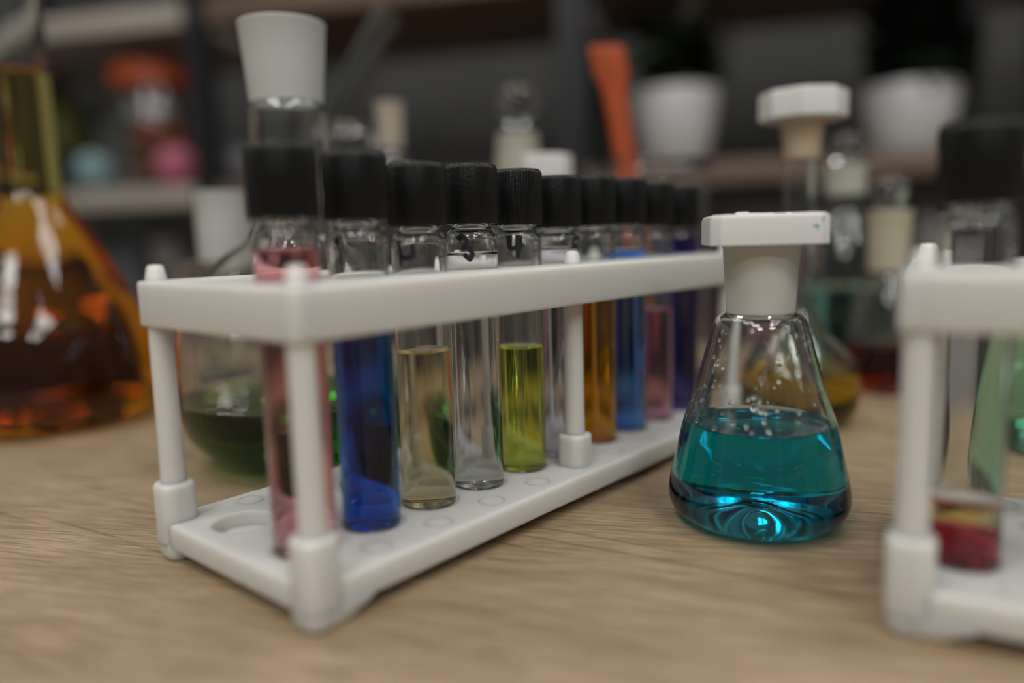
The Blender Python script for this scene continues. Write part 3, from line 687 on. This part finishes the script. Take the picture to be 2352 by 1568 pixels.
for i in range(34):
    a = random.uniform(0, 2 * PI); o = bpy.data.objects.new('petal', pm_); C.objects.link(o); o.parent = t
    k = random.random()
    o.location = (0.045 + 0.030 * random.uniform(-1, 1) * (0.5 + k), 0.01 * random.uniform(-3, 3), h + 0.045 + 0.070 * k); o.rotation_euler = (random.uniform(-1, 1), random.uniform(-1, 1), a)
t, p, h = pot('dark leafy plant in a white pot on the shelf beside the right-hand upright', 2085, 0.15, 0.053, 0.071, 0.108)
foliage(t, h, 260, 0.080, 0.085, LEAF2, 0.046, 0.034, 0.015)
# left bay
t = thing('jar', 'glass jar with a red-orange lid full of red and brown balls on the left shelf', 'jar', S(372, 0.12, ZL1 + E0))
JR, JH = 0.078, 0.200
bm = bmesh.new(); lathe(bm, spl([(JR * 0.6, 0.0), (JR - 0.006, 0.001), (JR, 0.010), (JR, JH - 0.03), (JR - 0.010, JH - 0.008), (JR - 0.012, JH)], 4) if 0 else
      [(0, 0), (JR - 0.006, 0), (JR - 0.001, 0.004), (JR, 0.010), (JR, JH - 0.03), (JR - 0.008, JH - 0.010), (JR - 0.010, JH), (JR - 0.013, JH), (JR - 0.011, JH - 0.012), (JR - 0.003, JH - 0.032), (JR - 0.003, 0.010), (JR - 0.008, 0.004), (0, 0.004)], 48)
from_bm('glass_body', bm, GLASS, t, sharp=50)
LID = mat('red_orange_lid', (0.50, 0.085, 0.02), 0.45)
bm = bmesh.new(); lathe(bm, [(0, JH + 0.001), (JR - 0.004, JH + 0.001), (JR - 0.003, JH - 0.012), (JR + 0.001, JH - 0.012), (JR + 0.001, JH + 0.022), (JR - 0.004, JH + 0.027), (0, JH + 0.027)], 48)
from_bm('lid', bm, LID, t, sharp=35)
jp = t.location.copy()
BC = [mat('red_ball', (0.42, 0.05, 0.02), 0.5), mat('brown_ball', (0.22, 0.10, 0.03), 0.5), mat('orange_ball', (0.40, 0.13, 0.03), 0.5), mat('olive_ball', (0.12, 0.11, 0.03), 0.5), mat('silver_ball', (0.5, 0.52, 0.52), 0.4)]
names = ['red', 'brown', 'orange', 'olive', 'pale silver']
def ball_mesh(r):
    bm = bmesh.new(); bmesh.ops.create_uvsphere(bm, u_segments=24, v_segments=14, radius=r)
    me = bpy.data.meshes.new('ball'); bm.to_mesh(me); bm.free(); me.shade_smooth(); return me
br = 0.0230; lay = 0
cols = [[0, 1, 0, 3], [1, 2, 1, 3], [1, 0, 2, 1], [4, 4, 1, 4]]
where = ['in the bottom layer', 'in the second layer', 'in the third layer', 'in the top layer']
spot = ['at the left', 'at the front', 'at the right', 'at the back']
meshes = {}
for lay in range(4):
    for k in range(4):
        a = PI + k * PI / 2 + (PI / 4 if lay % 2 else 0) 
        c = cols[lay][k]
        if c not in meshes: meshes[c] = ball_mesh(br); meshes[c].materials.append(BC[c])
        o = bpy.data.objects.new('ball', meshes[c]); C.objects.link(o)
        o.location = jp + Vector((0.0340 * math.cos(a), 0.0340 * math.sin(a), 0.0045 + br + lay * 0.0400))
        tag(o, '%s ball %s of the red-lidded jar, %s' % (names[c], where[lay], spot[k]), 'ball', 'balls inside the red-lidded jar')
p = S(212, 0.06, ZL1 + E0)
def yarn(name, label, cat, p, r, m, g=None):
    bm = bmesh.new(); bmesh.ops.create_uvsphere(bm, u_segments=40, v_segments=24, radius=r)
    for v in bm.verts:
        n = v.co.normalized(); v.co = n * (r * (0.97 + 0.03 * math.sin(14 * n.x + 9 * n.z) * math.cos(11 * n.y - 5 * n.z))); v.co.z += r
    bmesh.ops.translate(bm, verts=bm.verts, vec=(0, 0, -min(v.co.z for v in bm.verts)))
    return tag(from_bm(name, bm, m, None, p, 60), label, cat, g)
yarn('ball', 'pale blue round ball at the front of the left shelf', 'ball', S(215, 0.04, ZL1 + E0), 0.036, mat('pale_blue', (0.22, 0.34, 0.36), 0.7))
yarn('ball', 'pink round ball at the front of the left shelf beside the black upright', 'ball', S(407, -0.0 + 0.045, ZL1 + E0), 0.038, mat('pink', (0.50, 0.13, 0.20), 0.7))
def bottle(label, px, v, r, h, m, capm, z=None, name='bottle'):
    t = thing(name, label, 'bottle', S(px, v, (ZL1 if z is None else z) + E0))
    bm = bmesh.new(); lathe(bm, [(0, 0)] + spl([(r * 0.8, 0.0), (r, 0.006), (r, h * 0.3), (r, h * 0.62), (r * 0.75, h * 0.76), (r * 0.4, h * 0.84), (r * 0.36, h * 0.92)], 4) + [(0, h * 0.92)], 36)
    from_bm('bottle_body', bm, m, t, sharp=50)
    bm = bmesh.new(); lathe(bm, [(0, h * 0.90), (r * 0.44, h * 0.90), (r * 0.44, h - 0.002), (r * 0.40, h), (0, h)], 24); from_bm('cap', bm, capm, t, sharp=35)
    return t
bottle('olive green bottle behind the orange flask on the left shelf', 158, 0.20, 0.040, 0.250, mat('olive_glaze', (0.10, 0.115, 0.01), 0.5), BLACK)
yarn('ball', 'black round ball on the left shelf between bottle and jar', 'ball', S(118, 0.07, ZL1 + E0), 0.048, BLACK)
t = thing('box', 'pale paper packet standing behind the red-lidded jar', 'box', S(238, 0.29, ZL1 + E0), YAW)
prim_box('carton', -0.045, 0.045, -0.02, 0.02, 0, 0.215, mat('pale_packet', (0.30, 0.32, 0.28), 0.7), t, rc=0.004); prim_box('flap', -0.045, 0.045, -0.012, 0.012, 0.2155, 0.230, mat('pale_packet_flap', (0.36, 0.36, 0.32), 0.7), t, rc=0.003)
yarn('ball', 'grey round ball beside the frosted flask mouth, in the middle shelf bay', 'ball', S(548, 0.10, ZL1 + E0 + 0.0), 0.040, mat('grey_ball', (0.16, 0.16, 0.17), 0.6))
# lower shelf things
ZB = ZL0 - 0.33
LB = mat('grey_box', (0.12, 0.12, 0.13), 0.7); PK = mat('dusky_pink_box', (0.16, 0.07, 0.09), 0.7); PW = mat('pale_grey_box', (0.30, 0.28, 0.27), 0.7)
def crate(label, px, v, w_, d_, h_, m):
    t = thing('box', label, 'box', S(px, v, ZB + E0), YAW)
    prim_box('box_body', -w_, w_, -d_, d_, 0, h_, m, t, rc=0.003); prim_box('lid', -w_ - 0.003, w_ + 0.003, -d_ - 0.003, d_ + 0.003, h_ + 0.0002, h_ + 0.022, m, t, rc=0.003)
crate('dark grey lidded box on the lowest visible shelf, left of the frosted flasks', 300, 0.17, 0.055, 0.07, 0.235, LB)
crate('pale grey lidded box on the lowest visible shelf, beside the dark grey one', 405, 0.16, 0.024, 0.06, 0.250, PW)
crate('dusky pink lidded box on the lowest shelf behind the white stoppers', 1760, 0.15, 0.055, 0.07, 0.270, PK)
crate('grey lidded box on the lowest shelf at the right', 2170, 0.15, 0.05, 0.07, 0.255, PW)
bpy.context.view_layer.update()
